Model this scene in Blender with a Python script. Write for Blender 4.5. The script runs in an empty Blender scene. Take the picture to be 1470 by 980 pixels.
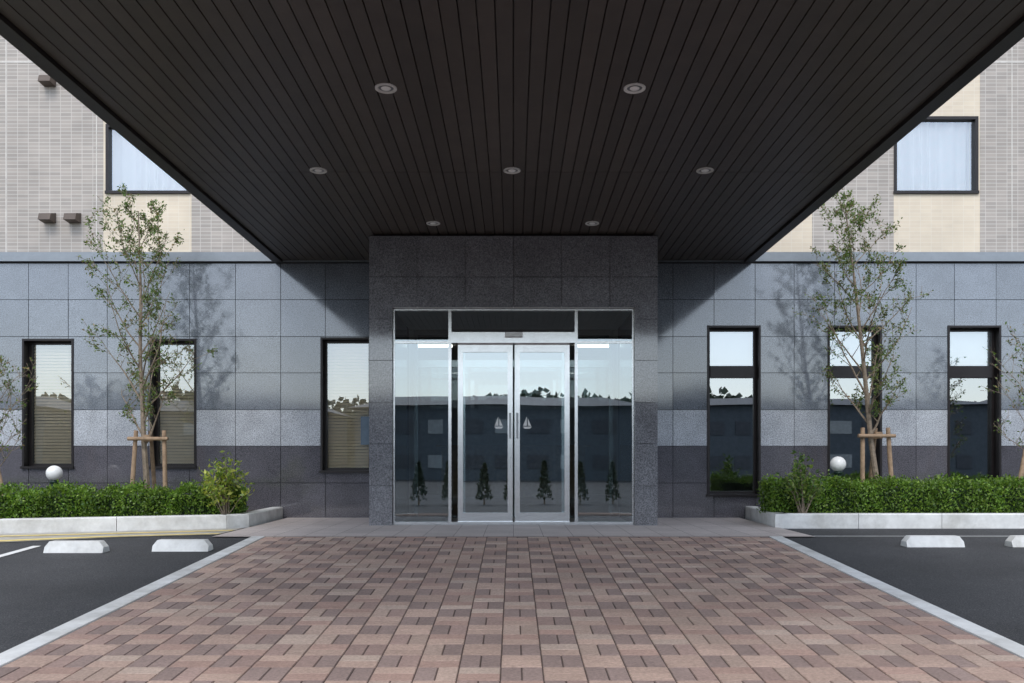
import bpy, math, random
from mathutils import Vector, Matrix
R = random.Random(7)
sc = bpy.context.scene
F = 1200.0; D = 11.11; EZ = 0.74
def PX(x, d): return (x-737)/F*d
def PZ(y, d): return EZ + (663-y)/F*d
def gz(Y):
    if Y > -2.81: return 0.0
    return -(min(-2.81-Y, 11.19))*0.0567

# ------------------------------------------------------------------ materials
def newmat(name):
    m = bpy.data.materials.new(name); m.use_nodes = True
    nt = m.node_tree; nt.nodes.clear()
    out = nt.nodes.new('ShaderNodeOutputMaterial')
    return m, nt, out
def principled(nt, out, **k):
    p = nt.nodes.new('ShaderNodeBsdfPrincipled')
    for a, b in k.items():
        p.inputs[a.replace('_', ' ')].default_value = b
    nt.links.new(p.outputs[0], out.inputs[0]); return p
def c4(c): return (c[0], c[1], c[2], 1)
def noise(nt, scale, detail=3, rough=.6, coord=None):
    n = nt.nodes.new('ShaderNodeTexNoise'); n.inputs['Scale'].default_value = scale
    n.inputs['Detail'].default_value = detail; n.inputs['Roughness'].default_value = rough
    if coord is None:
        coord = nt.nodes.new('ShaderNodeTexCoord').outputs['Object']
    nt.links.new(coord, n.inputs['Vector']); return n
def ramp(nt, src, stops):
    r = nt.nodes.new('ShaderNodeValToRGB'); e = r.color_ramp.elements
    e[0].position = stops[0][0]; e[0].color = c4(stops[0][1])
    e[1].position = stops[-1][0]; e[1].color = c4(stops[-1][1])
    for p, c in stops[1:-1]:
        x = e.new(p); x.color = c4(c)
    nt.links.new(src, r.inputs[0]); return r
def mul(nt, a, b, fac=1.0, mode='MULTIPLY'):
    m = nt.nodes.new('ShaderNodeMix'); m.data_type = 'RGBA'; m.blend_type = mode
    m.inputs[0].default_value = fac
    nt.links.new(a, m.inputs[6]); nt.links.new(b, m.inputs[7]); return m.outputs[2]
def colattr(nt):
    a = nt.nodes.new('ShaderNodeVertexColor'); a.layer_name = 'Col'; return a.outputs[0]
def bump(nt, src, p, strength=.3, dist=.01):
    b = nt.nodes.new('ShaderNodeBump'); b.inputs['Strength'].default_value = strength
    b.inputs['Distance'].default_value = dist
    nt.links.new(src, b.inputs['Height']); nt.links.new(b.outputs[0], p.inputs['Normal'])

def simple(name, col, rough=.6, metal=0, var=.15, scale=8, ior=1.45, bmp=0, grime=0):
    m, nt, out = newmat(name)
    p = principled(nt, out, Roughness=rough, Metallic=metal, IOR=ior)
    n = noise(nt, scale)
    r = ramp(nt, n.outputs[0], [(.3, [c*(1-var) for c in col]), (.7, [min(1, c*(1+var)) for c in col])])
    c = r.outputs[0]
    if grime:
        g = noise(nt, 1.7, 5, .75)
        rg = ramp(nt, g.outputs[0], [(.38, (1-grime, 1-grime*1.05, 1-grime*1.15)), (.58, (1, 1, 1))])
        c = mul(nt, c, rg.outputs[0])
    nt.links.new(c, p.inputs['Base Color'])
    if bmp: bump(nt, n.outputs[0], p, bmp, .01)
    return m
def attrmat(name, rough=.6, scale=30, lo=.8, hi=1.15, ior=1.45, bmp=0, stain=0):
    """base colour from the per-face Col attribute times procedural grain"""
    m, nt, out = newmat(name)
    p = principled(nt, out, Roughness=rough, IOR=ior)
    n = noise(nt, scale, 4, .7)
    r = ramp(nt, n.outputs[0], [(.3, (lo,)*3), (.7, (hi,)*3)])
    c = mul(nt, colattr(nt), r.outputs[0])
    if stain:
        n2 = noise(nt, 1.1, 4, .6)
        r2 = ramp(nt, n2.outputs[0], [(.3, (1-stain,)*3), (.65, (1.05,)*3)])
        c = mul(nt, c, r2.outputs[0])
    nt.links.new(c, p.inputs['Base Color'])
    if bmp: bump(nt, n.outputs[0], p, bmp, .004)
    return m
def granite(name, rough=.07, ior=1.95):
    m, nt, out = newmat(name)
    p = principled(nt, out, Roughness=rough, IOR=ior)
    n = noise(nt, 85, 2, .9)
    r = ramp(nt, n.outputs[0], [(.36, (.5,)*3), (.5, (.97,)*3), (.62, (1.5, 1.5, 1.5))])
    v = nt.nodes.new('ShaderNodeTexVoronoi'); v.inputs['Scale'].default_value = 52
    tc = nt.nodes.new('ShaderNodeTexCoord'); nt.links.new(tc.outputs['Object'], v.inputs['Vector'])
    rv = ramp(nt, v.outputs['Distance'], [(.1, (.76,)*3), (.5, (1.1,)*3)])
    n2 = noise(nt, 3.0, 4, .6)
    r2 = ramp(nt, n2.outputs[0], [(.3, (.84,)*3), (.7, (1.12,)*3)])
    c = mul(nt, mul(nt, mul(nt, colattr(nt), r.outputs[0]), rv.outputs[0]), r2.outputs[0])
    nt.links.new(c, p.inputs['Base Color'])
    rr = nt.nodes.new('ShaderNodeMapRange'); rr.inputs[3].default_value = rough*.6; rr.inputs[4].default_value = rough*1.8
    nt.links.new(n2.outputs[0], rr.inputs[0]); nt.links.new(rr.outputs[0], p.inputs['Roughness'])
    return m
def glass(name, tint, refl, rough=.0, gtint=(.95, .98, 1)):
    m, nt, out = newmat(name)
    t = nt.nodes.new('ShaderNodeBsdfTransparent'); t.inputs[0].default_value = c4(tint)
    g = nt.nodes.new('ShaderNodeBsdfGlossy'); g.inputs['Roughness'].default_value = rough; g.inputs[0].default_value = c4(gtint)
    lw = nt.nodes.new('ShaderNodeFresnel'); lw.inputs[0].default_value = 1.5
    a = nt.nodes.new('ShaderNodeMath'); a.operation = 'ADD'; a.use_clamp = True; a.inputs[1].default_value = refl
    nt.links.new(lw.outputs[0], a.inputs[0])
    mx = nt.nodes.new('ShaderNodeMixShader')
    nt.links.new(a.outputs[0], mx.inputs[0]); nt.links.new(t.outputs[0], mx.inputs[1]); nt.links.new(g.outputs[0], mx.inputs[2])
    nt.links.new(mx.outputs[0], out.inputs[0])
    n = noise(nt, .9, 1, .3)
    b = nt.nodes.new('ShaderNodeBump'); b.inputs['Strength'].default_value = .07; b.inputs['Distance'].default_value = .02
    nt.links.new(n.outputs[0], b.inputs['Height']); nt.links.new(b.outputs[0], g.inputs['Normal'])
    return m
def emis(name, col, s):
    m, nt, out = newmat(name)
    e = nt.nodes.new('ShaderNodeEmission'); e.inputs[0].default_value = c4(col); e.inputs[1].default_value = s
    nt.links.new(e.outputs[0], out.inputs[0]); return m
def brickmat(name, c1, c2, mortar, w, h, ms=.05, rough=.55):
    m, nt, out = newmat(name)
    p = principled(nt, out, Roughness=rough)
    tc = nt.nodes.new('ShaderNodeTexCoord')
    sx = nt.nodes.new('ShaderNodeSeparateXYZ'); nt.links.new(tc.outputs['Object'], sx.inputs[0])
    cx = nt.nodes.new('ShaderNodeCombineXYZ')
    ad = nt.nodes.new('ShaderNodeMath'); ad.operation = 'ADD'
    nt.links.new(sx.outputs[0], ad.inputs[0]); nt.links.new(sx.outputs[1], ad.inputs[1])
    nt.links.new(ad.outputs[0], cx.inputs[0]); nt.links.new(sx.outputs[2], cx.inputs[1])
    b = nt.nodes.new('ShaderNodeTexBrick'); b.offset = 0; b.squash = 1
    b.inputs['Scale'].default_value = 1; b.inputs['Brick Width'].default_value = w; b.inputs['Row Height'].default_value = h
    b.inputs['Mortar Size'].default_value = ms; b.inputs['Bias'].default_value = 0
    b.inputs['Color1'].default_value = c4(c1); b.inputs['Color2'].default_value = c4(c2); b.inputs['Mortar'].default_value = c4(mortar)
    nt.links.new(cx.outputs[0], b.inputs['Vector'])
    n = noise(nt, 1.3, 4, .6)
    r = ramp(nt, n.outputs[0], [(.3, (.88,)*3), (.7, (1.08,)*3)])
    c = mul(nt, b.outputs[0], r.outputs[0])
    nt.links.new(c, p.inputs['Base Color'])
    return m
def leafmat(name, trans=.3, rough=.45):
    m, nt, out = newmat(name)
    p = principled(nt, out, Roughness=rough)
    ca = colattr(nt); nt.links.new(ca, p.inputs['Base Color'])
    t = nt.nodes.new('ShaderNodeBsdfTranslucent'); 
    g = nt.nodes.new('ShaderNodeRGB'); g.outputs[0].default_value = (1.3, 1.5, .6, 1)
    nt.links.new(mul(nt, ca, g.outputs[0]), t.inputs[0])
    mx = nt.nodes.new('ShaderNodeMixShader'); mx.inputs[0].default_value = trans
    nt.links.new(p.outputs[0], mx.inputs[1]); nt.links.new(t.outputs[0], mx.inputs[2]); nt.links.new(mx.outputs[0], out.inputs[0])
    return m

M = {}
M['granite'] = granite('polished_granite')
M['joint'] = simple('joint_grey', (.06, .062, .065), .8)
M['concrete'] = simple('concrete_white', (.72, .72, .70), .8, var=.12, scale=6, bmp=.15, grime=.22)
M['gutter'] = simple('gutter_concrete', (.42, .39, .34), .85, var=.2, scale=5, bmp=.1)
M['trimgrey'] = simple('stone_cornice', (.20, .225, .25), .3, var=.08, ior=1.8)
M['frame'] = simple('dark_bronze_aluminium', (.022, .018, .018), .35, .3)
M['steel'] = simple('stainless_steel', (.80, .81, .82), .22, 1.0, var=.05)
M['steeldark'] = simple('brushed_steel_dark', (.30, .31, .32), .35, 1.0, var=.08)
M['glass'] = glass('window_glass', (.88, .92, .92), .34)
M['glassL'] = glass('window_glass_pale', (.97, .98, .97), .24)
M['glassside'] = glass('sidelight_glass', (.6, .72, .74), .25, gtint=(.9, .97, 1.0))
M['glassdoor'] = glass('door_glass', (.66, .76, .78), .32, gtint=(.9, .97, 1.0))
M['glassclear'] = glass('clear_glass', (.9, .95, .94), .06)
M['tan'] = brickmat('grey_brown_tile', (.42, .37, .325), (.34, .305, .27), (.56, .52, .47), .145, .05, .004)
M['cream'] = brickmat('cream_tile', (.70, .60, .46), (.66, .56, .43), (.72, .65, .54), .145, .05, .003)
M['band'] = simple('facade_joint_band', (.62, .59, .54), .7)
M['plank'] = attrmat('dark_ceiling_plank', rough=.38, scale=5, lo=.82, hi=1.18)
M['fascia'] = simple('dark_fascia', (.03, .026, .024), .4, .2)
M['paver'] = attrmat('clay_paver', rough=.8, scale=60, lo=.74, hi=1.2, bmp=.4, stain=.2)
M['apron'] = attrmat('apron_tile', rough=.65, scale=40, lo=.85, hi=1.1, bmp=.15, stain=.14)
M['sand'] = simple('paver_joint_sand', (.10, .075, .065), .95, scale=40)
M['bark'] = simple('tree_bark', (.24, .19, .14), .85, var=.35, scale=25, bmp=.3)
M['wood'] = simple('stake_wood', (.32, .22, .14), .8, var=.3, scale=15)
M['leaf'] = leafmat('tree_leaf')
M['hleaf'] = leafmat('hedge_leaf', .3)
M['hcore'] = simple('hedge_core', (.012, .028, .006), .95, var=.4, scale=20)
M['soil'] = simple('planter_soil', (.07, .05, .035), .95, var=.4, scale=14, bmp=.6)
M['globe'] = simple('opal_glass', (.9, .9, .88), .25, var=.02)
M['green'] = simple('dark_green_paint', (.01, .03, .02), .4)
M['blind'] = simple('beige_blind', (.82, .70, .50), .7, var=.05)
M['curtain'] = simple('white_sheer_curtain', (.9, .9, .9), .8, var=.04)
M['room'] = simple('interior_wall', (.35, .34, .32), .8)
M['roomdark'] = simple('interior_floor', (.10, .10, .11), .25)
M['white'] = simple('white_paint', (.80, .80, .78), .7, var=.1, scale=20, grime=.2)
M['yellow'] = simple('yellow_paint', (.75, .60, .22), .7, var=.15, scale=20)
M['brown'] = simple('vent_brown', (.09, .065, .05), .5)
M['lamp'] = emis('interior_lamp', (1, .97, .9), 7)
M['sheet'] = simple('notice_grey_blue', (.12, .17, .22), .5)
# asphalt
m, nt, out = newmat('asphalt'); p = principled(nt, out, Roughness=.85)
n = noise(nt, 110, 3, .85); r = ramp(nt, n.outputs[0], [(.32, (.017, .018, .020)), (.52, (.042, .042, .045)), (.68, (.13, .13, .132))])
n2 = noise(nt, .7, 5, .65); r2 = ramp(nt, n2.outputs[0], [(.3, (.68,)*3), (.7, (1.25,)*3)])
nt.links.new(mul(nt, r.outputs[0], r2.outputs[0]), p.inputs['Base Color']); bump(nt, n.outputs[0], p, .6, .006)
M['asphalt'] = m

# ------------------------------------------------------------------ mesh builder
class MB:
    def __init__(s): s.v = []; s.f = []; s.m = []; s.c = []
    def quad(s, pts, mat=0, col=(1, 1, 1)):
        i = len(s.v); s.v += [tuple(p) for p in pts]; s.f.append(tuple(range(i, i+len(pts)))); s.m.append(mat); s.c.append(col)
    def hexa(s, P, mat=0, col=(1, 1, 1)):
        i = len(s.v); s.v += [tuple(p) for p in P]
        for f in ((0, 3, 2, 1), (4, 5, 6, 7), (0, 1, 5, 4), (1, 2, 6, 5), (2, 3, 7, 6), (3, 0, 4, 7)):
            s.f.append(tuple(i+k for k in f)); s.m.append(mat); s.c.append(col)
    def box(s, x0, x1, y0, y1, z0, z1, mat=0, col=(1, 1, 1)):
        s.hexa([(x0, y0, z0), (x1, y0, z0), (x1, y1, z0), (x0, y1, z0), (x0, y0, z1), (x1, y0, z1), (x1, y1, z1), (x0, y1, z1)], mat, col)
    def cyl(s, p0, p1, r0, r1, n=8, mat=0, col=(1, 1, 1), caps=True):
        p0 = Vector(p0); p1 = Vector(p1); d = (p1-p0).normalized()
        a = d.orthogonal().normalized(); b = d.cross(a); i = len(s.v)
        for p, r in ((p0, r0), (p1, r1)):
            for k in range(n):
                t = 2*math.pi*k/n; s.v.append(tuple(p+a*math.cos(t)*r+b*math.sin(t)*r))
        for k in range(n):
            s.f.append((i+k, i+(k+1) % n, i+n+(k+1) % n, i+n+k)); s.m.append(mat); s.c.append(col)
        if caps:
            s.f.append(tuple(i+n-1-k for k in range(n))); s.m.append(mat); s.c.append(col)
            s.f.append(tuple(i+n+k for k in range(n))); s.m.append(mat); s.c.append(col)
    def lathe(s, c, prof, n=24, mat=0, col=(1, 1, 1)):
        i = len(s.v)
        for r, z in prof:
            for k in range(n):
                t = 2*math.pi*k/n; s.v.append((c[0]+r*math.cos(t), c[1]+r*math.sin(t), c[2]+z))
        for j in range(len(prof)-1):
            for k in range(n):
                s.f.append((i+j*n+k, i+j*n+(k+1) % n, i+(j+1)*n+(k+1) % n, i+(j+1)*n+k)); s.m.append(mat); s.c.append(col)
    def tube(s, pts, rad, n=6, mat=0, col=(1, 1, 1)):
        i = len(s.v); L = len(pts)
        a = None
        for j, p in enumerate(pts):
            d = (pts[min(j+1, L-1)]-pts[max(j-1, 0)]).normalized()
            if a is None: a = d.orthogonal().normalized()
            a = (a-d*a.dot(d)).normalized(); b = d.cross(a)
            for k in range(n):
                t = 2*math.pi*k/n; s.v.append(tuple(p+(a*math.cos(t)+b*math.sin(t))*rad[j]))
        for j in range(L-1):
            for k in range(n):
                s.f.append((i+j*n+k, i+j*n+(k+1) % n, i+(j+1)*n+(k+1) % n, i+(j+1)*n+k)); s.m.append(mat); s.c.append(col)
    def leaf(s, p, size, col, mat=0, up=.3, asp=.5):
        d = Vector((R.gauss(0, 1), R.gauss(0, 1), R.gauss(0, 1)+up)).normalized()
        nrm = Vector((R.gauss(0, 1), R.gauss(0, 1), R.gauss(0, 1))).cross(d)
        if nrm.length < 1e-4: nrm = d.orthogonal()
        w = nrm.normalized()*size*asp*.5
        p = Vector(p)
        s.quad([p, p+d*size*.45+w, p+d*size, p+d*size*.45-w], mat, col)
    def obj(s, name, mats, parent=None, smooth=False):
        me = bpy.data.meshes.new(name); me.from_pydata(s.v, [], s.f)
        for mm in mats: me.materials.append(M[mm])
        me.polygons.foreach_set('material_index', s.m)
        if smooth: me.polygons.foreach_set('use_smooth', [True]*len(s.f))
        ca = me.color_attributes.new('Col', 'FLOAT_COLOR', 'CORNER')
        buf = []
        for f, c in zip(s.f, s.c): buf += [c[0], c[1], c[2], 1.0]*len(f)
        ca.data.foreach_set('color', buf)
        me.update()
        o = bpy.data.objects.new(name, me); sc.collection.objects.link(o)
        if parent: o.parent = parent
        return o
def empty(name):
    o = bpy.data.objects.new(name, None); sc.collection.objects.link(o); return o
def subtract(rects, hole):
    hx0, hx1, hz0, hz1 = hole; outp = []
    for (x0, x1, z0, z1) in rects:
        if hx0 >= x1 or hx1 <= x0 or hz0 >= z1 or hz1 <= z0: outp.append((x0, x1, z0, z1)); continue
        if hx0 > x0: outp.append((x0, hx0, z0, z1))
        if hx1 < x1: outp.append((hx1, x1, z0, z1))
        a, b = max(x0, hx0), min(x1, hx1)
        if hz0 > z0: outp.append((a, b, z0, hz0))
        if hz1 < z1: outp.append((a, b, hz1, z1))
    return [r for r in outp if r[1]-r[0] > .004 and r[3]-r[2] > .004]
def tiles(mb, xs, zs, holes, Y, colf, gap=.0035, tilt=.003, th=.02):
    for i in range(len(xs)-1):
        for j in range(len(zs)-1):
            x0, x1, z0, z1 = xs[i]+gap, xs[i+1]-gap, zs[j]+gap, zs[j+1]-gap
            rs = [(x0, x1, z0, z1)]
            for h in holes: rs = subtract(rs, h)
            tx, tz = R.gauss(0, tilt), R.gauss(0, tilt); cx, cz = (x0+x1)/2, (z0+z1)/2
            col = colf((z0+z1)/2)
            yy = lambda x, z: Y+(x-cx)*tx+(z-cz)*tz
            for (a, b, c, d) in rs:
                mb.hexa([(a, yy(a, c), c), (b, yy(b, c), c), (b, Y+th, c), (a, Y+th, c), (a, yy(a, d), d), (b, yy(b, d), d), (b, Y+th, d), (a, Y+th, d)], 0, col)

# ------------------------------------------------------------------ building
B = empty('hotel_building')
W = 108.0
def wx(x): return (x-737)/W
def wz(y): return EZ+(663-y)/W
WINL = [(wx(32), wx(106), wz(672), wz(486)), (wx(215), wx(282), wz(672), wz(486)), (wx(460), wx(534), wz(678), wz(484))]
WINR = [(wx(1015), wx(1092), wz(712), wz(467)), (wx(1188), wx(1266), wz(712), wz(467)), (wx(1360), wx(1437), wz(712), wz(467))]
WINX = [(-9.2, -8.5, .66, 2.38), (8.1, 8.8, .286, 2.555)]
DOORHOLE = (-1.42, 1.42, -.1, 2.56)
holes = WINL+WINR+WINX+[DOORHOLE]
def stonecol(z):
    v = R.uniform(.9, 1.1)
    if z < .953: c = (.10, .095, .107)
    elif z < 1.434: c = (.41, .43, .46)
    else: c = (.145, .163, .190)
    return tuple(k*v for k in c)
zs = [-.02, .462, .953, 1.434, 1.925, 2.407, 2.898, 3.379]
xl = [-16-57*k for k in range(12, -1, -1)]+[41, 98, 154, 213, 272, 338, 403, 467, 530, 590, 650, 700, 737]
xr = [737, 790, 850, 905, 966, 1025, 1084, 1140, 1198, 1256, 1315, 1370, 1430]+[1487+57*k for k in range(12)]
xs = [wx(x) for x in xl]+[wx(x) for x in xr[1:]]
mb = MB(); tiles(mb, xs, zs, holes, 0, stonecol); mb.obj('stone_cladding', ['granite'], B)
X0, X1 = xs[0], xs[-1]
mb = MB()
rs = [(X0, X1, -.3, 3.40)]
for h in holes: rs = subtract(rs, h)
for (a, b, c, d) in rs: mb.box(a, b, .022, .25, c, d)
mb.obj('ground_floor_wall', ['joint'], B)
mb = MB()
mb.box(X0, X1, -.045, .27, 3.40, 3.475); mb.box(X0, X1, -.025, .27, 3.478, 3.525)
mb.obj('stone_cornice', ['trimgrey'], B)
# windows of ground floor
def window(name, r, kind, Yg=.13, wall=.25):
    x0, x1, z0, z1 = r; e = .028
    mb = MB()
    mb.box(x0+.002, x0+e, -.012, wall, z0, z1); mb.box(x1-e, x1-.002, -.012, wall, z0, z1)
    mb.box(x0+e, x1-e, -.012, wall, z1-e, z1-.002); mb.box(x0-.01, x1+.01, -.035, Yg-.03, z0-.004, z0+e)
    mb.box(x0+e, x1-e, Yg-.028, wall, z0+.001, z0+e)
    a, b, c, d = x0+e, x1-e, z0+e, z1-e; t = .035
    mb.box(a, a+t, Yg-.02, Yg+.03, c, d); mb.box(b-t, b, Yg-.02, Yg+.03, c, d)
    mb.box(a+t, b-t, Yg-.02, Yg+.03, c, c+t); mb.box(a+t, b-t, Yg-.02, Yg+.03, d-t, d)
    if kind == 'R':
        q0, q1 = wz(541), wz(524)
        mb.box(a+t, b-t, Yg-.05, Yg+.03, q0, q1)
    o = mb.obj(name, ['frame'], B)
    g = MB(); g.quad([(a+t*.8, Yg, c+t*.8), (b-t*.8, Yg, c+t*.8), (b-t*.8, Yg, d-t*.8), (a+t*.8, Yg, d-t*.8)]); g.obj(name+'_glass', ['glassL' if kind == 'L' else 'glass'], B)
    s = MB()
    if kind == 'L':
        z = c+.03
        while z < d:
            s.hexa([(a+t, .166, z), (b-t, .166, z), (b-t, .184, z+.036), (a+t, .184, z+.036), (a+t, .164, z+.001), (b-t, .164, z+.001), (b-t, .182, z+.038), (a+t, .182, z+.038)]); z += .042
        s.box(a+t, b-t, .163, .186, c+.005, c+.028)
        s.obj(name+'_blind', ['blind'], B)
    else:
        q = wz(541)+.02
        s.box(a, b, .18, .186, q, d); s.obj(name+'_roller_blind', ['curtain'], B)
for w in WINL+[WINX[0]]: window('window_frame', w, 'L')
for w in WINR+[WINX[1]]: window('tall_window_frame', w, 'R')
mb = MB(); mb.box(wx(516), wx(529), .09, .1, wz(638), wz(597)); mb.obj('window_notice', ['sheet'], B)
# interior shell
mb = MB()
mb.box(X0, X1, .26, 8, -.12, -.004, 1); mb.box(X0, X1, .252, 8, 2.75, 2.85, 0); mb.box(X0, X1, 8, 8.2, 0, 2.75, 0)
for x in (-12, -2.6, 2.6, 12): mb.box(x-.05, x+.05, .8, 8, 0, 2.745, 0)
mb.box(-1.62, -1.5, .255, 1.5, 0, 2.74, 0); mb.box(1.5, 1.62, .255, 1.5, 0, 2.74, 0)
mb.obj('interior_rooms', ['room', 'roomdark'], B)
mb = MB()
for (a, b) in ((-1.65, -1.05), (1.05, 1.65)): mb.box(a, b, 3.15, 3.25, 2.71, 2.745)
mb.obj('interior_ceiling_lights', ['lamp'], B)
mb = MB(); mb.box(-1.5, 1.5, 6.3, 6.9, 0, 1.05); mb.box(-1.6, 1.6, 6.2, 7, 1.05, 1.09); mb.obj('reception_counter', ['wood'], B)
# upper floors
U = .16; dU = D+U
def ux(x): return (x-737)/F*dU
def uz(y): return EZ+(663-y)/F*dU
UW = [(ux(1283), ux(1404), uz(277), uz(167)), (ux(152), ux(273), uz(277), uz(178))]
PAN = [(ux(1283), ux(1407)), (ux(148), ux(275)), (ux(1040), ux(1166)), (ux(-205), ux(-80)), (ux(1640), ux(1765)), (ux(395), ux(520))]
FL = 3.0
wins = []
for w in UW:
    for k in range(4): wins.append((w[0], w[1], w[2]+FL*k, w[3]+FL*k))
for p_ in (PAN[3], PAN[4]):
    for k in range(4): wins.append((p_[0], p_[1]-.03, 4.36+FL*k, 5.39+FL*k))
TOP = 16.5
rt = [(X0, X1, 3.53, TOP)]
for h in [(a, b, 3.5, TOP+1) for a, b in PAN]: rt = subtract(rt, h)
mb = MB()
for (a, b, c, d) in rt: mb.box(a, b, U, U+.3, c, d)
mb.obj('upper_tile_wall', ['tan'], B)
rc = [(a, b, 3.53, TOP) for a, b in PAN]
for h in wins: rc = subtract(rc, h)
mb = MB()
for (a, b, c, d) in rc: mb.box(a, b, U+.004, U+.3, c, d)
mb.obj('cream_panels', ['cream'], B)
mb = MB()
for z in (uz(90), uz(90)+FL, uz(90)+2*FL, uz(90)+3*FL):
    for (a, b, c, d) in rt: mb.box(a, b, U-.004, U, z, z+.02)
for xx in (ux(8), ux(138), ux(1452)): mb.box(xx, xx+.012, U-.003, U, 3.53, TOP)
mb.obj('facade_joints', ['band'], B)
mb = MB(); gl = MB(); cu = MB()
for (x0, x1, z0, z1) in wins:
    e = .04
    mb.box(x0, x0+e, U-.012, U+.11, z0, z1); mb.box(x1-e, x1, U-.012, U+.11, z0, z1)
    mb.box(x0+e, x1-e, U-.012, U+.11, z1-e, z1); mb.box(x0-.005, x1+.005, U-.025, U+.11, z0-.01, z0+.028)
    gl.quad([(x0, U+.04, z0), (x1, U+.04, z0), (x1, U+.04, z1), (x0, U+.04, z1)])
    n = 60
    for k in range(n):
        a = x0+(x1-x0)*k/n; b = x0+(x1-x0)*(k+1)/n
        f = lambda q: U+.12+.025*math.sin(q*42+math.sin(q*9)*2)
        cu.quad([(a, f(a), z0), (b, f(b), z0), (b, f(b), z1), (a, f(a), z1)])
mb.obj('upper_window_frames', ['frame'], B); gl.obj('upper_window_glass', ['glassL'], B); cu.obj('upper_curtains', ['curtain'], B)
mb = MB(); mb.box(X0, X1, U+.3, 12, 3.6, TOP+.3); mb.box(X0, X1, .3, 12, 3.36, 3.58); mb.box(X0-.2, X0, .0, 12, -.2, TOP+.3); mb.box(X1, X1+.2, .0, 12, -.2, TOP+.3)
mb.box(X0-.2, X1+.2, 12, 12.2, -.2, TOP+.3)
mb.obj('building_core', ['tan'], B)
mb = MB()
for (x, y) in ((72, 314), (108, 314), (72, 118)):
    cx, cz = ux(x), uz(y)
    mb.hexa([(cx-.08, U-.16, cz-.05), (cx+.08, U-.16, cz-.05), (cx+.08, U, cz-.06), (cx-.08, U, cz-.06), (cx-.08, U-.13, cz+.04), (cx+.08, U-.13, cz+.04), (cx+.08, U, cz+.08), (cx-.08, U, cz+.08)])
mb.obj('exhaust_vent_hoods', ['brown'], B)

# ------------------------------------------------------------------ entrance portal
P = empty('entrance_portal'); YP = -1.36
def pc(z): v = R.uniform(.92, 1.08); return (.165*v, .165*v, .177*v)
pxs = sorted(set([-1.686, -1.124, -.562, 0, .562, 1.124, 1.686]))
op = (-1.416, 1.418, -.1, 2.544)
mb = MB(); tiles(mb, pxs, zs, [op], YP, pc)
# side cladding
for sx in (-1, 1):
    for j in range(len(zs)-1):
        for k in range(2):
            y0 = YP+.022+k*.66+.003; y1 = min(YP+.022+(k+1)*.66-.003, -.004)
            xa, xb = sorted((sx*1.686, sx*1.664)); mb.box(xa, xb, y0, y1, zs[j]+.0035, zs[j+1]-.0035, 0, pc(0))
mb.obj('portal_cladding', ['granite'], P)
mb = MB()
mb.box(-1.662, -1.42, YP+.023, -.001, -.05, 3.385, 0, (.15, .15, .16)); mb.box(1.42, 1.662, YP+.023, -.001, -.05, 3.385, 0, (.15, .15, .16))
mb.box(-1.419, 1.419, YP+.023, -.001, 2.56, 3.385, 0, (.15, .15, .16))
mb.box(-1.418, 1.418, YP+.025, .3, 2.548, 2.558, 1)
mb.obj('portal_core', ['granite', 'curtain'], P)

# ------------------------------------------------------------------ glass entrance
G = empty('glass_sliding_door'); YG = -1.27; dg = D+YG
def gx(x): return PX(x, dg)
def gzz(y): return PZ(y, dg)
st = MB()
L, Rr = -1.414, 1.416
st.box(L, L+.02, YG-.02, YG+.03, 0, 2.54); st.box(Rr-.02, Rr, YG-.02, YG+.03, 0, 2.54)
st.box(L+.02, Rr-.02, YG-.02, YG+.03, 2.52, 2.54)
st.box(L+.02, Rr-.02, YG-.02, YG+.03, 0.003, .035)
for x in (646, 827): st.box(gx(x)-.018, gx(x)+.018, YG-.022, YG+.035, .036, 2.519)
st.box(L+.02, gx(646)-.019, YG-.012, YG+.02, 2.135, 2.16); st.box(gx(827)+.019, Rr-.02, YG-.012, YG+.02, 2.135, 2.16)
st.box(gx(646)+.019, gx(827)-.019, YG-.06, YG+.12, 2.135, 2.26)
st.box(gx(725), gx(750), YG-.12, YG-.061, 2.20, 2.25, 1)
# door leaves
for (a, b) in ((gx(657), gx(736)), (gx(739), gx(818))):
    y0, y1 = YG+.04, YG+.075
    st.box(a, a+.06, y0, y1, .02, 2.13); st.box(b-.06, b, y0, y1, .02, 2.13)
    st.box(a+.06, b-.06, y0, y1, 2.04, 2.13); st.box(a+.06, b-.06, y0, y1, .02, .14)
    c = b-.03 if a < -.1 else a+.03
    st.box(c-.012, c+.012, y0-.03, y0-.001, 1.02, 1.32, 2)
st.obj('door_steel_frame', ['steel', 'white', 'steeldark'], G)
g = MB()
def pane(mb, a, b, y, c, d, mat=0): mb.quad([(a, y, c), (b, y, c), (b, y, d), (a, y, d)], mat)
for (a, b) in ((L+.02, gx(646)-.018), (gx(827)+.018, Rr-.02)):
    pane(g, a, b, YG, .035, 2.135, 1); pane(g, a, b, YG, 2.16, 2.52, 1)
pane(g, gx(646)+.018, gx(827)-.018, YG, 2.26, 2.52, 1)
for (a, b) in ((gx(657)+.06, gx(736)-.06), (gx(739)+.06, gx(818)-.06)): pane(g, a, b, YG+.057, .14, 2.04)
g.obj('door_glass', ['glassdoor', 'glassside'], G)
# inner screen
st = MB(); YI = .9
for x in (-1.4, -.72, -.02, .02, .72, 1.4): st.box(x-.03, x+.03, YI-.03, YI+.03, 0, 2.5)
st.box(-1.37, 1.37, YI-.04, YI+.04, 2.1, 2.2); st.box(-1.37, 1.37, YI-.04, YI+.04, 2.5, 2.56)
st.obj('inner_door_frame', ['steel'], G)
g = MB(); pane(g, -1.37, 1.37, YI, .05, 2.5); g.obj('inner_door_glass', ['glassclear'], G)
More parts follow.
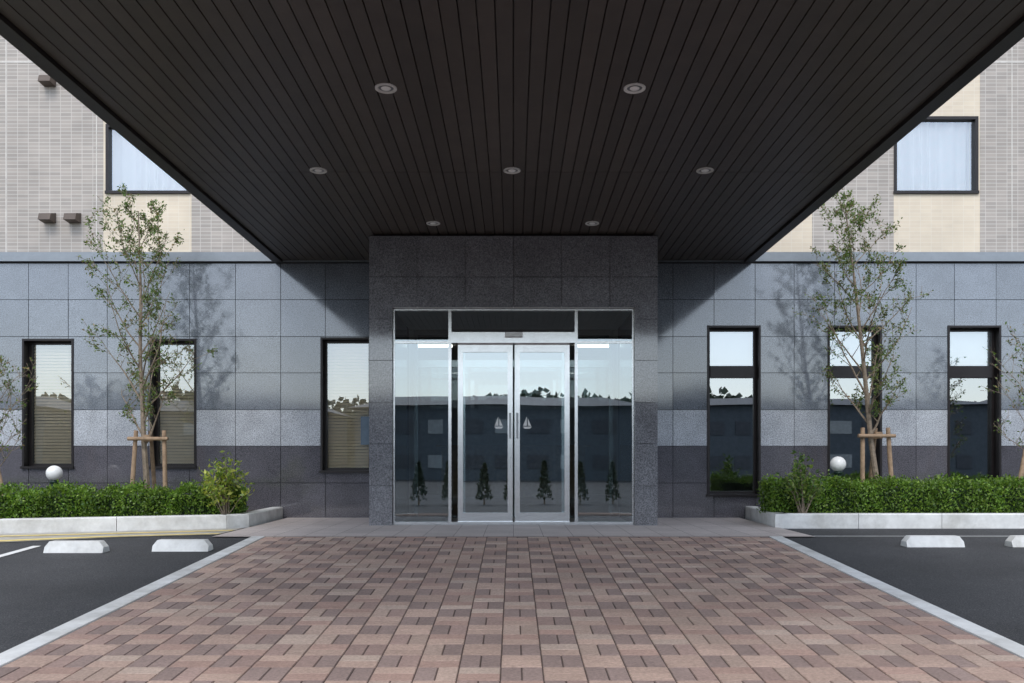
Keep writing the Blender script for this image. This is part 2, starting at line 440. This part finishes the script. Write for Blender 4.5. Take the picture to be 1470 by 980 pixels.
# sailboat marks
lg = MB(); yl = YG+.05
for x in (716, 757):
    cx, cz = gx(x), gzz(607)
    lg.quad([(cx-.05, yl, cz-.03), (cx-.006, yl, cz-.03), (cx-.006, yl, cz+.08)]); lg.quad([(cx+.006, yl, cz-.03), (cx+.045, yl, cz-.03), (cx+.006, yl, cz+.06)])
    lg.quad([(cx-.055, yl, cz-.04), (cx-.03, yl, cz-.065), (cx+.03, yl, cz-.065), (cx+.055, yl, cz-.04)])
lg.obj('door_logo', ['white'], G)

# ------------------------------------------------------------------ canopy
C = empty('entrance_canopy'); CZ = 3.407; CX = 3.13; CF = -9.4
mb = MB()
n = 56; w = (2*CX-.16)/n
for k in range(n):
    a = -CX+.08+k*w; v = R.uniform(.86, 1.14); base = (.062*v, .050*v, .042*v)
    for (y0, y1) in ((CF+.1, -7.0), (-6.994, -3.425), (-3.419, -.02)):
        v2 = R.uniform(.94, 1.06); cc = tuple(q*v2 for q in base)
        g_ = .0018; h = CZ+.006
        # chamfered plank underside
        mb.hexa([(a+g_+.003, y0, CZ), (a+g_+.003, y1, CZ), (a+w-g_-.003, y1, CZ), (a+w-g_-.003, y0, CZ), (a+g_, y0, h+.012), (a+g_, y1, h+.012), (a+w-g_, y1, h+.012), (a+w-g_, y0, h+.012)], 0, cc)
mb.obj('ceiling_planks', ['plank'], C)
mb = MB()
mb.box(-CX, CX, CF, -.03, CZ+.022, CZ+.5)
for sx in (-1, 1):
    a, b = sorted((sx*(CX+.04), sx*(CX-.076))); mb.box(a, b, CF, -.05, CZ-.03, CZ+.018)
    a, b = sorted((sx*(CX+.04), sx*(CX+.004))); mb.box(a, b, CF-.03, -.05, CZ+.02, CZ+.56)
mb.box(-CX+.08, CX-.08, CF-.03, CF+.08, CZ-.03, CZ+.018); mb.box(-CX-.04, CX+.04, CF-.034, CF-.002, CZ+.02, CZ+.56)
mb.obj('canopy_roof', ['fascia'], C)
for (x, y, d) in ((554, 126, 5.96), (911, 126, 5.96), (457, 244, 7.64), (735, 244, 7.64), (1012, 244, 7.64), (622, 320, 9.33), (850, 320, 9.33)):
    o = MB(); c = (PX(x, d), d-D, CZ)
    o.lathe(c, [(.078, .004), (.078, -.008), (.072, -.011), (.058, -.008), (.054, -.002)], mat=0)
    o.lathe(c, [(.054, -.002), (.050, -.0015), (.001, -.0012)], mat=2)
    o.lathe(c, [(.036, -.004), (.030, -.010), (.018, -.014), (.001, -.015)], mat=1)
    o.obj('recessed_ceiling_light', ['concrete', 'globe', 'steeldark'], None, True)

# ------------------------------------------------------------------ ground
mb = MB()
prof = [(400, -.012), (-2.81, -.012), (-14, gz(-14)-.012), (-700, gz(-14)-.012)]
for i in range(3):
    (a, za), (b, zb) = prof[i], prof[i+1]
    mb.quad([(-500, b, zb), (500, b, zb), (500, a, za), (-500, a, za)])
mb.obj('asphalt_ground', ['asphalt'])
# apron tiles
mb = MB(); t = .3
mb.quad([(-3.0, -2.81, -.006), (3.0, -2.81, -.006), (3.0, 0, -.006), (-3.0, 0, -.006)], 1)
for i in range(20):
    for j in range(10):
        a, b = -3.0+i*.3+.002, -3.0+(i+1)*.3-.002; y1 = -j*.3-.002; y0 = max(-(j+1)*.3+.002, -2.81)
        if y0 < y1: 
            v = R.uniform(.94, 1.06); mb.quad([(a, y0, 0), (b, y0, 0), (b, y1, 0), (a, y1, 0)], 0, (.56*v, .49*v, .455*v))
mb.obj('entrance_apron_paving', ['apron', 'sand'])
# basket-weave pavers
XL, XR = -2.46, 2.53; YN, YF = -12.5, -2.82
mb = MB()
mb.quad([(XL, -12.5, gz(-12.5)-.007), (XR, -12.5, gz(-12.5)-.007), (XR, YF, gz(YF)-.007), (XL, YF, gz(YF)-.007)], 1)
def paver(x0, x1, y0, y1, hz):
    x0, x1, y0, y1 = max(x0, XL), min(x1, XR), max(y0, YN), min(y1, YF)
    if x1-x0 < .02 or y1-y0 < .02: return
    g_ = .0018; b = .004
    x0 += g_; x1 -= g_; y0 += g_; y1 -= g_
    k = R.random()
    if hz: base = (.49, .345, .275) if k < .6 else ((.43, .285, .23) if k < .82 else (.52, .395, .32))
    else: base = (.31, .225, .195) if k < .55 else ((.37, .255, .215) if k < .8 else (.46, .335, .27))
    v = R.uniform(.9, 1.1); c = tuple(q*v for q in base)
    dz = R.uniform(-.0012, .0012)
    G_ = lambda x, y, o: (x, y, gz(y)+o+dz)
    o_ = [G_(x0, y0, -.005), G_(x1, y0, -.005), G_(x1, y1, -.005), G_(x0, y1, -.005)]
    t_ = [G_(x0+b, y0+b, 0), G_(x1-b, y0+b, 0), G_(x1-b, y1-b, 0), G_(x0+b, y1-b, 0)]
    mb.quad(t_, 0, c)
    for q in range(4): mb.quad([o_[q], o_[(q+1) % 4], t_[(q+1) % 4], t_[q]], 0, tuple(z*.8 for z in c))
for j in range(50):
    for i in range(26):
        x0 = XL+i*.2; y0 = YN+j*.2
        if (i+j) % 2: paver(x0, x0+.2, y0, y0+.1, True); paver(x0, x0+.2, y0+.1, y0+.2, True)
        else: paver(x0, x0+.1, y0, y0+.2, False); paver(x0+.1, x0+.2, y0, y0+.2, False)
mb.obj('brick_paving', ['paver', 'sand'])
# edging strips
mb = MB()
for (a, b) in ((XL-.13, XL-.004), (XR+.004, XR+.13)):
    y = -2.83
    while y > -12.5:
        y2 = y-.6
        mb.hexa([(a, y2+.006, gz(y2)-.05), (b, y2+.006, gz(y2)-.05), (b, y, gz(y)-.05), (a, y, gz(y)-.05), (a, y2+.006, gz(y2)+.006), (b, y2+.006, gz(y2)+.006), (b, y, gz(y)+.006), (a, y, gz(y)+.006)]); y = y2
mb.obj('paving_edge_kerb', ['concrete'])
# painted lines
mb = MB()
def strip(mb, x0, x1, y0, y1, o, mat=0): mb.quad([(x0, y0, gz(y0)+o), (x1, y0, gz(y0)+o), (x1, y1, gz(y1)+o), (x0, y1, gz(y1)+o)], mat)
strip(mb, -4.46, -4.38, -8.5, -3.35, -.007); strip(mb, 4.22, 4.30, -9, -4.25, -.007)
strip(mb, -7, -6.92, -8.5, -3.35, -.007); strip(mb, 6.6, 6.68, -9, -4.25, -.007)
strip(mb, XR+.14, 9, -2.70, -2.66, -.007)
mb.obj('parking_line_marking', ['white'])

# ------------------------------------------------------------------ planters
def planter(name, pts, back, h0, h1):
    E = empty(name)
    k = MB(); wd = .15
    for i in range(len(pts)-1):
        p0, p1 = Vector(pts[i]), Vector(pts[i+1]); L_ = (p1-p0).length; nseg = max(1, int(L_/.9))
        d = (p1-p0).normalized(); nn = Vector((-d.y, d.x))
        cen = Vector((sum(q[0] for q in pts)/len(pts), back))
        if nn.dot(cen-p0) < 0: nn = -nn
        for s in range(nseg):
            a = p0+(p1-p0)*(s/nseg)+d*.003; b = p0+(p1-p0)*((s+1)/nseg)-d*.003
            hh = h0
            a2, b2 = a+nn*wd, b+nn*wd; ai, bi = a+nn*.012, b+nn*.012; aj, bj = a+nn*(wd-.012), b+nn*(wd-.012)
            k.hexa([(a.x, a.y, -.05), (b.x, b.y, -.05), (b2.x, b2.y, -.05), (a2.x, a2.y, -.05), (a.x, a.y, hh-.012), (b.x, b.y, hh-.012), (b2.x, b2.y, hh-.012), (a2.x, a2.y, hh-.012)])
            k.hexa([(a.x, a.y, hh-.0119), (b.x, b.y, hh-.0119), (b2.x, b2.y, hh-.0119), (a2.x, a2.y, hh-.0119), (ai.x, ai.y, hh), (bi.x, bi.y, hh), (bj.x, bj.y, hh), (aj.x, aj.y, hh)])
    k.obj('kerb', ['concrete'], E)
    s = MB(); pp = [(p[0], p[1], .10) for p in pts]+[(pts[-1][0], 0, .10)]
    s.quad(pp); s.obj('soil', ['soil'], E)
KL = [(-3.06, -.01), (-3.04, -1.5), (-3.22, -1.72), (-5.35, -2.45), (-10.5, -3.1)]
KR = [(3.08, -.01), (2.96, -1.66), (10.5, -1.66)]
planter('planter_bed', KL, 0, .145, .09); planter('planter_bed', KR, 0, .155, .155)
# gutter strip with yellow lines in front of the left planter
mb = MB()
def drape(mb, ax, ay, bx, by, o0, o1, h, mat):
    n = max(1, int((o1-o0)/.08))
    for q in range(n):
        u0 = o0+(o1-o0)*q/n; u1 = o0+(o1-o0)*(q+1)/n
        for s in range(8):
            xa = ax+(bx-ax)*s/8; ya = ay+(by-ay)*s/8; xb = ax+(bx-ax)*(s+1)/8; yb = ay+(by-ay)*(s+1)/8
            mb.quad([(x, y, gz(y)+h) for x, y in ((xa, ya-u0), (xb, yb-u0), (xb, yb-u1), (xa, ya-u1))], mat)
for i in range(2, 4):
    (ax, ay), (bx, by) = KL[i], KL[i+1]
    if i == 2: ax, ay = -3.05, -1.66
    drape(mb, ax, ay, bx, by, .01, .85, -.006, 0)
    drape(mb, ax, ay, bx, by, .30, .42, -.002, 1); drape(mb, ax, ay, bx, by, .72, .82, -.002, 1)
mb.obj('gutter_paving', ['gutter', 'yellow'])

def wheel_stop(x0, x1, y):
    E = MB(); z = gz(y)-.012
    def ring(x, w0, w1, h): return [(x, y-w0, z), (x, y+w0, z), (x, y+w1, z+h), (x, y-w1, z+h)]
    R_ = [ring(x0, .07, .05, .05), ring(x0+.04, .075, .045, .10), ring(x1-.04, .075, .045, .10), ring(x1, .07, .05, .05)]
    for a, b in zip(R_, R_[1:]):
        for q in range(4): E.quad([a[q], b[q], b[(q+1) % 4], a[(q+1) % 4]])
    E.quad(R_[0]); E.quad(R_[-1][::-1])
    E.obj('concrete_wheel_stop', ['concrete'])
wheel_stop(-4.14, -3.62, -3.68); wheel_stop(-3.22, -2.72, -3.6); wheel_stop(3.62, 4.15, -3.36); wheel_stop(4.59, 5.12, -3.36); wheel_stop(-5.6, -5.1, -3.7)

# ------------------------------------------------------------------ hedges
def hedge(pts, wd, ztop, n, seed):
    mb = MB()
    segs = []; tot = 0
    for i in range(len(pts)-1):
        p0, p1 = Vector(pts[i]), Vector(pts[i+1]); segs.append((p0, p1, tot)); tot += (p1-p0).length
    for (p0, p1, _) in segs:
        d = (p1-p0).normalized(); nn = Vector((-d.y, d.x)); 
        if nn.y < 0: nn = -nn
        a, b = p0+nn*.05+d*.04, p1+nn*.05-d*.0; c_, e_ = p1+nn*(wd-.05), p0+nn*(wd-.05)+d*.04
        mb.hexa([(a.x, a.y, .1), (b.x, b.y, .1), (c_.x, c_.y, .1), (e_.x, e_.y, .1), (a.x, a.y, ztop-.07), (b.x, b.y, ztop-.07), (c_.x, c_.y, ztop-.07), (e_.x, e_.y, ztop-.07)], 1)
    for _ in range(n):
        t_ = R.random()*tot
        for (p0, p1, s0) in segs:
            L_ = (p1-p0).length
            if t_ <= s0+L_: break
        d = (p1-p0).normalized(); nn = Vector((-d.y, d.x))
        if nn.y < 0: nn = -nn
        s_ = t_-s0
        lump = .03*math.sin(t_*9+seed)+.025*math.sin(t_*23+seed*2)
        if R.random() < .5:
            dep = R.random()**1*.09-.03+lump*.6; z = R.uniform(.12, ztop+lump)
            if z > ztop-.06: dep += .03
        else:
            dep = R.uniform(0, wd); z = ztop-R.random()*.07+lump+.02*math.sin(dep*20+t_*14)+(R.random()**6)*.06
        if s0 == 0 and R.random() < .06: s_ = R.uniform(-.03, .06); dep = R.uniform(0, wd); z = R.uniform(.12, ztop)
        q = p0+d*s_+nn*dep
        rel = (z-.12)/(ztop-.12); v = R.uniform(.55, 1.25)*(.75+.3*math.sin(t_*6.3+dep*9+seed)**2)
        b_ = (.14, .25, .03) if R.random() < .7 else ((.23, .34, .045) if R.random() < .7 else (.055, .13, .02))
        mb.leaf((q.x, q.y, z), R.uniform(.022, .042), tuple(k*v for k in b_), 0, up=.8, asp=.6)
    mb.obj('clipped_hedge', ['hleaf', 'hcore'])
hedge([(3.02, -1.42), (7.6, -1.42)], .55, .50, 24000, 1)
hedge([(-3.15, -1.40), (-5.4, -2.0), (-8.2, -2.4)], .60, .425, 26000, 3)

# ------------------------------------------------------------------ trees
def tree(name, base, H, spread, seed, nleaf, lean=(0, 0), r0=.04, first=.3, leafs=.046, nb=17):
    rr = random.Random(seed); mb = MB(); tips = []
    def branch(p, d, L_, r, lvl):
        n = 8 if lvl < 2 else 4
        pts = [p.copy()]; rad = [r]; q = p.copy(); dd = d.copy()
        for i in range(n):
            wob = .035 if lvl == 0 else .09
            dd = (dd+Vector((rr.gauss(0, wob), rr.gauss(0, wob), rr.gauss(0, .05)+(.06 if lvl else .02)))).normalized()
            if lvl == 0: dd = (dd+d*.5).normalized()
            q = q+dd*(L_/n); pts.append(q.copy()); rad.append(max(r*(1-(i+1)/n*.85), .0022))
        mb.tube(pts, rad, 7 if lvl == 0 else 5, 0)
        return pts, rad
    tp, tr = branch(Vector(base), Vector((lean[0], lean[1], 1)).normalized(), H*.93, r0, 0)
    def at(pts, rad, t):
        f = t*(len(pts)-1); i = min(int(f), len(pts)-2); return pts[i].lerp(pts[i+1], f-i), rad[i]*(1-(f-i))+rad[i+1]*(f-i)
    for k in range(nb):
        t = first+(1-first)*(k+rr.random()*.6)/nb*.95
        p, r = at(tp, tr, t); az = k*2.4+rr.uniform(-.5, .5)
        prof = math.sin(min(1, (t-first)/(1-first)*.85+.25)*math.pi)**.7
        L_ = spread*(.5+prof*.8)*rr.uniform(.75, 1.15)
        el = rr.uniform(.8, 1.5)
        d = Vector((math.cos(az), math.sin(az)*.8, el)).normalized()
        bp, br = branch(p, d, L_, max(r*.5, .006), 1)
        for j in range(7):
            t2 = .22+.75*(j+rr.random()*.6)/7; p2, r2 = at(bp, br, t2)
            a2 = rr.uniform(0, 6.28); d2 = (d*.6+Vector((math.cos(a2), math.sin(a2), rr.uniform(-.1, .9)))).normalized()
            cp, cr = branch(p2, d2, L_*rr.uniform(.22, .42), max(r2*.6, .003), 2)
            for s in range(2):
                p3, r3 = at(cp, cr, rr.uniform(.3, .9)); a3 = rr.uniform(0, 6.28)
                d3 = (d2+Vector((math.cos(a3), math.sin(a3), rr.uniform(-.3, .6)))*.9).normalized()
                ep, er = branch(p3, d3, L_*rr.uniform(.1, .2), .0025, 2); tips.append((ep, er, p3.z))
            tips.append((cp, cr, p2.z))
    ext = tips[:]
    dens = [rr.random()**1.1+.1 for _ in ext]; tot = sum(dens)
    for (tpz, w_) in zip(ext, dens):
        m_ = int(nleaf*w_/tot+rr.random())
        for _ in range(m_):
            p, r = at(tpz[0], tpz[1], rr.uniform(.2, 1)); p = p+Vector((rr.gauss(0, .02), rr.gauss(0, .02), rr.gauss(0, .02)))
            v = rr.uniform(.6, 1.35); k = rr.random()
            c = (.10, .16, .04) if k < .6 else ((.16, .21, .055) if k < .85 else (.21, .15, .06))
            mb.leaf(p, leafs*rr.uniform(.6, 1.2), tuple(q*v for q in c), 1, up=-.1, asp=.45)
    mb.obj(name, ['bark', 'leaf'])
YT = -.95; dT = D+YT
tree('young_tree', (PX(213, dT), YT, .1), 4.0, .84, 11, 6200, lean=(-.03, 0), r0=.04, first=.22, leafs=.042, nb=21)
tree('young_tree', (PX(1262, dT), YT, .1), 4.1, .80, 5, 6200, lean=(-.07, 0), r0=.04, first=.24, leafs=.042, nb=21)
tree('young_tree', (PX(0, dT), YT-.2, .1), 1.9, .55, 21, 900, lean=(.03, 0), r0=.018, first=.25)
tree('young_tree', (PX(1482, dT), YT-.1, .1), 2.3, .55, 31, 900, lean=(-.05, 0), r0=.02, first=.25)
# stakes
def post(mb, x0, y0, z0, x1, y1, z1, r=.028): mb.cyl((x0, y0, z0), (x1, y1, z1), r, r*.9, 10)
def stakes(px, zt, offs):
    mb = MB()
    for (xa, xb) in offs:
        post(mb, PX(xa, dT), YT-.12, .05, PX(xb, dT), YT-.05, zt, .028)
    a = min(o[1] for o in offs); b = max(o[1] for o in offs)
    post(mb, PX(a-9, dT), YT-.1, zt-.1, PX(b+8, dT), YT-.1, zt-.1, .024)
    post(mb, PX(px, dT)-.02, YT+.28, .05, PX(px, dT), YT+.06, zt, .026)
    mb.cyl((PX(px, dT), YT, zt-.13), (PX(px, dT), YT, zt-.05), .055, .055, 10)
    mb.obj('tree_stake_frame', ['wood'])
stakes(213, PZ(618, dT), [(193, 198), (244, 238)])
stakes(1260, PZ(614, dT), [(1232, 1236), (1277, 1272)])
mb = MB(); post(mb, PX(34, dT), YT-.3, .05, PX(-2, dT), YT-.15, PZ(630, dT), .028); post(mb, PX(-30, dT), YT-.3, .05, PX(8, dT), YT-.2, PZ(640, dT), .028); mb.obj('tree_stake_frame', ['wood'])
mb = MB(); post(mb, PX(1436, dT), YT-.25, .05, PX(1474, dT), YT-.1, PZ(600, dT), .028); post(mb, PX(1520, dT), YT-.3, .05, PX(1482, dT), YT-.1, PZ(610, dT), .028); mb.obj('tree_stake_frame', ['wood'])
# shrubs
def shrub(base, H, Wd, n, cols, seed):
    rr = random.Random(seed); mb = MB()
    for k in range(26):
        a = rr.uniform(0, 6.28); r = rr.random()*Wd; h = H*rr.uniform(.6, 1)*(1-.35*r/Wd)
        p0 = Vector(base)+Vector((rr.gauss(0, .02), rr.gauss(0, .02), 0)); p2 = p0+Vector((math.cos(a)*r, math.sin(a)*r, h)); p1 = p0.lerp(p2, .5)+Vector((0, 0, h*.12))
        mb.tube([p0, p1, p2], [.006, .004, .002], 4, 0)
        for _ in range(n//26):
            t = rr.uniform(.3, 1.05); p = (p1.lerp(p2, (t-.5)*2) if t > .5 else p0.lerp(p1, t*2))+Vector((rr.gauss(0, .035), rr.gauss(0, .035), rr.gauss(0, .03)))
            c = rr.choice(cols); v = rr.uniform(.6, 1.3)
            mb.leaf(p, rr.uniform(.04, .075), tuple(q*v for q in c), 1, up=.3, asp=.42)
    mb.obj('leafy_shrub', ['bark', 'leaf'])
shrub((PX(322, 9.6), 9.6-D, .12), .76, .32, 1300, [(.24, .31, .045), (.40, .42, .07), (.14, .22, .03)], 2)
shrub((PX(1153, 9.6), 9.6-D, .12), .72, .24, 800, [(.14, .22, .04), (.2, .27, .05), (.07, .14, .03)], 4)

# globe lamps
def globe(x, y, zb):
    d = 10.35; X, Z = PX(x, d), PZ(y, d); o = MB(); r = .095
    o.lathe((X, d-D, Z), [(r*math.sin(math.pi*k/14)+.0005, -r*math.cos(math.pi*k/14)) for k in range(15)], 28, 0)
    o.lathe((X, d-D, Z), [(.0, -r-.035), (.05, -r-.035), (.055, -r-.01), (.045, -r+.012), (.03, -r+.012)], 24, 1)
    o.lathe((X, d-D, 0), [(.04, .08), (.04, Z-r-.03)], 20, 1); o.lathe((X, d-D, 0), [(.07, .08), (.07, .14), (.041, .15)], 20, 1)
    o.obj('globe_garden_lamp', ['globe', 'green'], None, True)
globe(78, 679, .1); globe(1203, 666, .1)

# ------------------------------------------------------------------ things across the car park (seen only in reflections)
GZ = gz(-14)-.012
M['farwall'] = simple('far_wall', (.07, .09, .11), .8); M['farroof'] = simple('far_roof', (.045, .055, .07), .6)
M['farwin'] = simple('far_window', (.25, .28, .3), .2); M['conif'] = leafmat('conifer_leaf', .1)
def far_building(x0, x1, y0, y1, h, rh):
    E = empty('apartment_house'); b = MB(); b.box(x0, x1, y0, y1, GZ, GZ+h); b.obj('walls', ['farwall'], E)
    b = MB(); o_ = .5
    b.hexa([(x0-o_, y0-o_, GZ+h), (x1+o_, y0-o_, GZ+h), (x1+o_, y1+o_, GZ+h), (x0-o_, y1+o_, GZ+h), (x0+2, (y0+y1)/2-.1, GZ+h+rh), (x1-2, (y0+y1)/2-.1, GZ+h+rh), (x1-2, (y0+y1)/2+.1, GZ+h+rh), (x0+2, (y0+y1)/2+.1, GZ+h+rh)]); b.obj('roof', ['farroof'], E)
    b = MB(); x = x0+1
    while x < x1-1.8:
        for z in (.9, 3.5):
            if z+1.3 < h: b.box(x, x+1.1+.5*(int(x*3) % 2), y1, y1+.06, GZ+z, GZ+z+1.0, int(x*7+z) % 3 == 0)
        x += 2.4
    b.obj('windows', ['farroof', 'farwin'], E)
far_building(-12, 9, -62, -52, 5.5, 1.0); far_building(-34, -15, -64, -54, 5.4, 1.2); far_building(11, 36, -60, -52, 5.7, .8)
far_building(40, 70, -66, -56, 5.8, 1.2); far_building(-70, -38, -66, -56, 5.8, 1.2)
mb = MB()
for k in range(3400):
    x = -110+220*R.random(); 
    h = 7.4+.5*math.sin(x*.13)+.45*math.sin(x*.37+1)+.2*math.sin(x*1.1)
    for _ in range(7):
        p = Vector((x+R.gauss(0, .7), -70+R.gauss(0, 1.5), GZ-.3+(1-R.random()**1.5)*h)); v = R.uniform(.5, 1.2)
        mb.leaf(p, R.uniform(.5, 1.0), (.035*v, .055*v, .035*v), 0, .2, .9)
mb.quad([(-110, -71, GZ), (110, -71, GZ), (110, -71, GZ+6.4), (-110, -71, GZ+6.4)], 0, (.02, .03, .02))
mb.obj('distant_tree_row', ['conif'])
for k in range(9):
    mb = MB(); x = -4.2+k*1.05+R.uniform(-.15, .15); yy = -18.5
    mb.cyl((x, yy, GZ), (x, yy, GZ+.3), .03, .02, 6, 0)
    H = R.uniform(1.1, 1.4)
    for _ in range(700):
        t = R.random()**.8; r = .26*(1-t)**.8*R.uniform(.5, 1.05); a = R.uniform(0, 6.28); v = R.uniform(.5, 1.2)
        mb.leaf((x+r*math.cos(a), yy+r*math.sin(a), GZ+.12+t*H), .11, (.03*v, .055*v, .025*v), 1, 1.5, .5)
    mb.obj('conical_shrub', ['bark', 'conif'])

# ------------------------------------------------------------------ light: hazy bright overcast
wd_ = bpy.data.worlds.new('World'); sc.world = wd_; wd_.use_nodes = True
nt = wd_.node_tree; nt.nodes.clear()
o = nt.nodes.new('ShaderNodeOutputWorld'); bg = nt.nodes.new('ShaderNodeBackground'); sk = nt.nodes.new('ShaderNodeTexSky')
sk.sky_type = 'NISHITA'; sk.sun_disc = False; EL = 50; AZ = 188
sk.sun_elevation = math.radians(EL); sk.sun_rotation = math.radians(AZ); sk.air_density = 1.0; sk.dust_density = 1.0; sk.ozone_density = 1.5
hz = nt.nodes.new('ShaderNodeRGB'); hz.outputs[0].default_value = (5.9, 6.15, 6.5, 1)   # thin bright cloud veil
bg.inputs[1].default_value = .15
nt.links.new(mul(nt, sk.outputs[0], hz.outputs[0], 1.0, 'ADD'), bg.inputs[0]); nt.links.new(bg.outputs[0], o.inputs[0])
sl = bpy.data.lights.new('sun', 'SUN'); sl.energy = 1.5; sl.angle = math.radians(24); sl.color = (1, .97, .93)
so = bpy.data.objects.new('sun', sl); sc.collection.objects.link(so)
a = math.radians(AZ); e = math.radians(EL)
sd = Vector((math.sin(a)*math.cos(e), math.cos(a)*math.cos(e), math.sin(e)))
so.rotation_euler = sd.to_track_quat('Z', 'Y').to_euler()

cam = bpy.data.cameras.new('camera'); co = bpy.data.objects.new('camera', cam); sc.collection.objects.link(co)
cam.sensor_width = 36; cam.lens = F/1470*36; cam.shift_x = -2/1470; cam.shift_y = 173/1470
cam.clip_end = 2000; cam.clip_start = .05
co.location = (0, -D, EZ); co.rotation_euler = (math.radians(90), 0, 0)
sc.camera = co
sc.view_settings.view_transform = 'Standard'; sc.view_settings.look = 'None'; sc.view_settings.exposure = 0
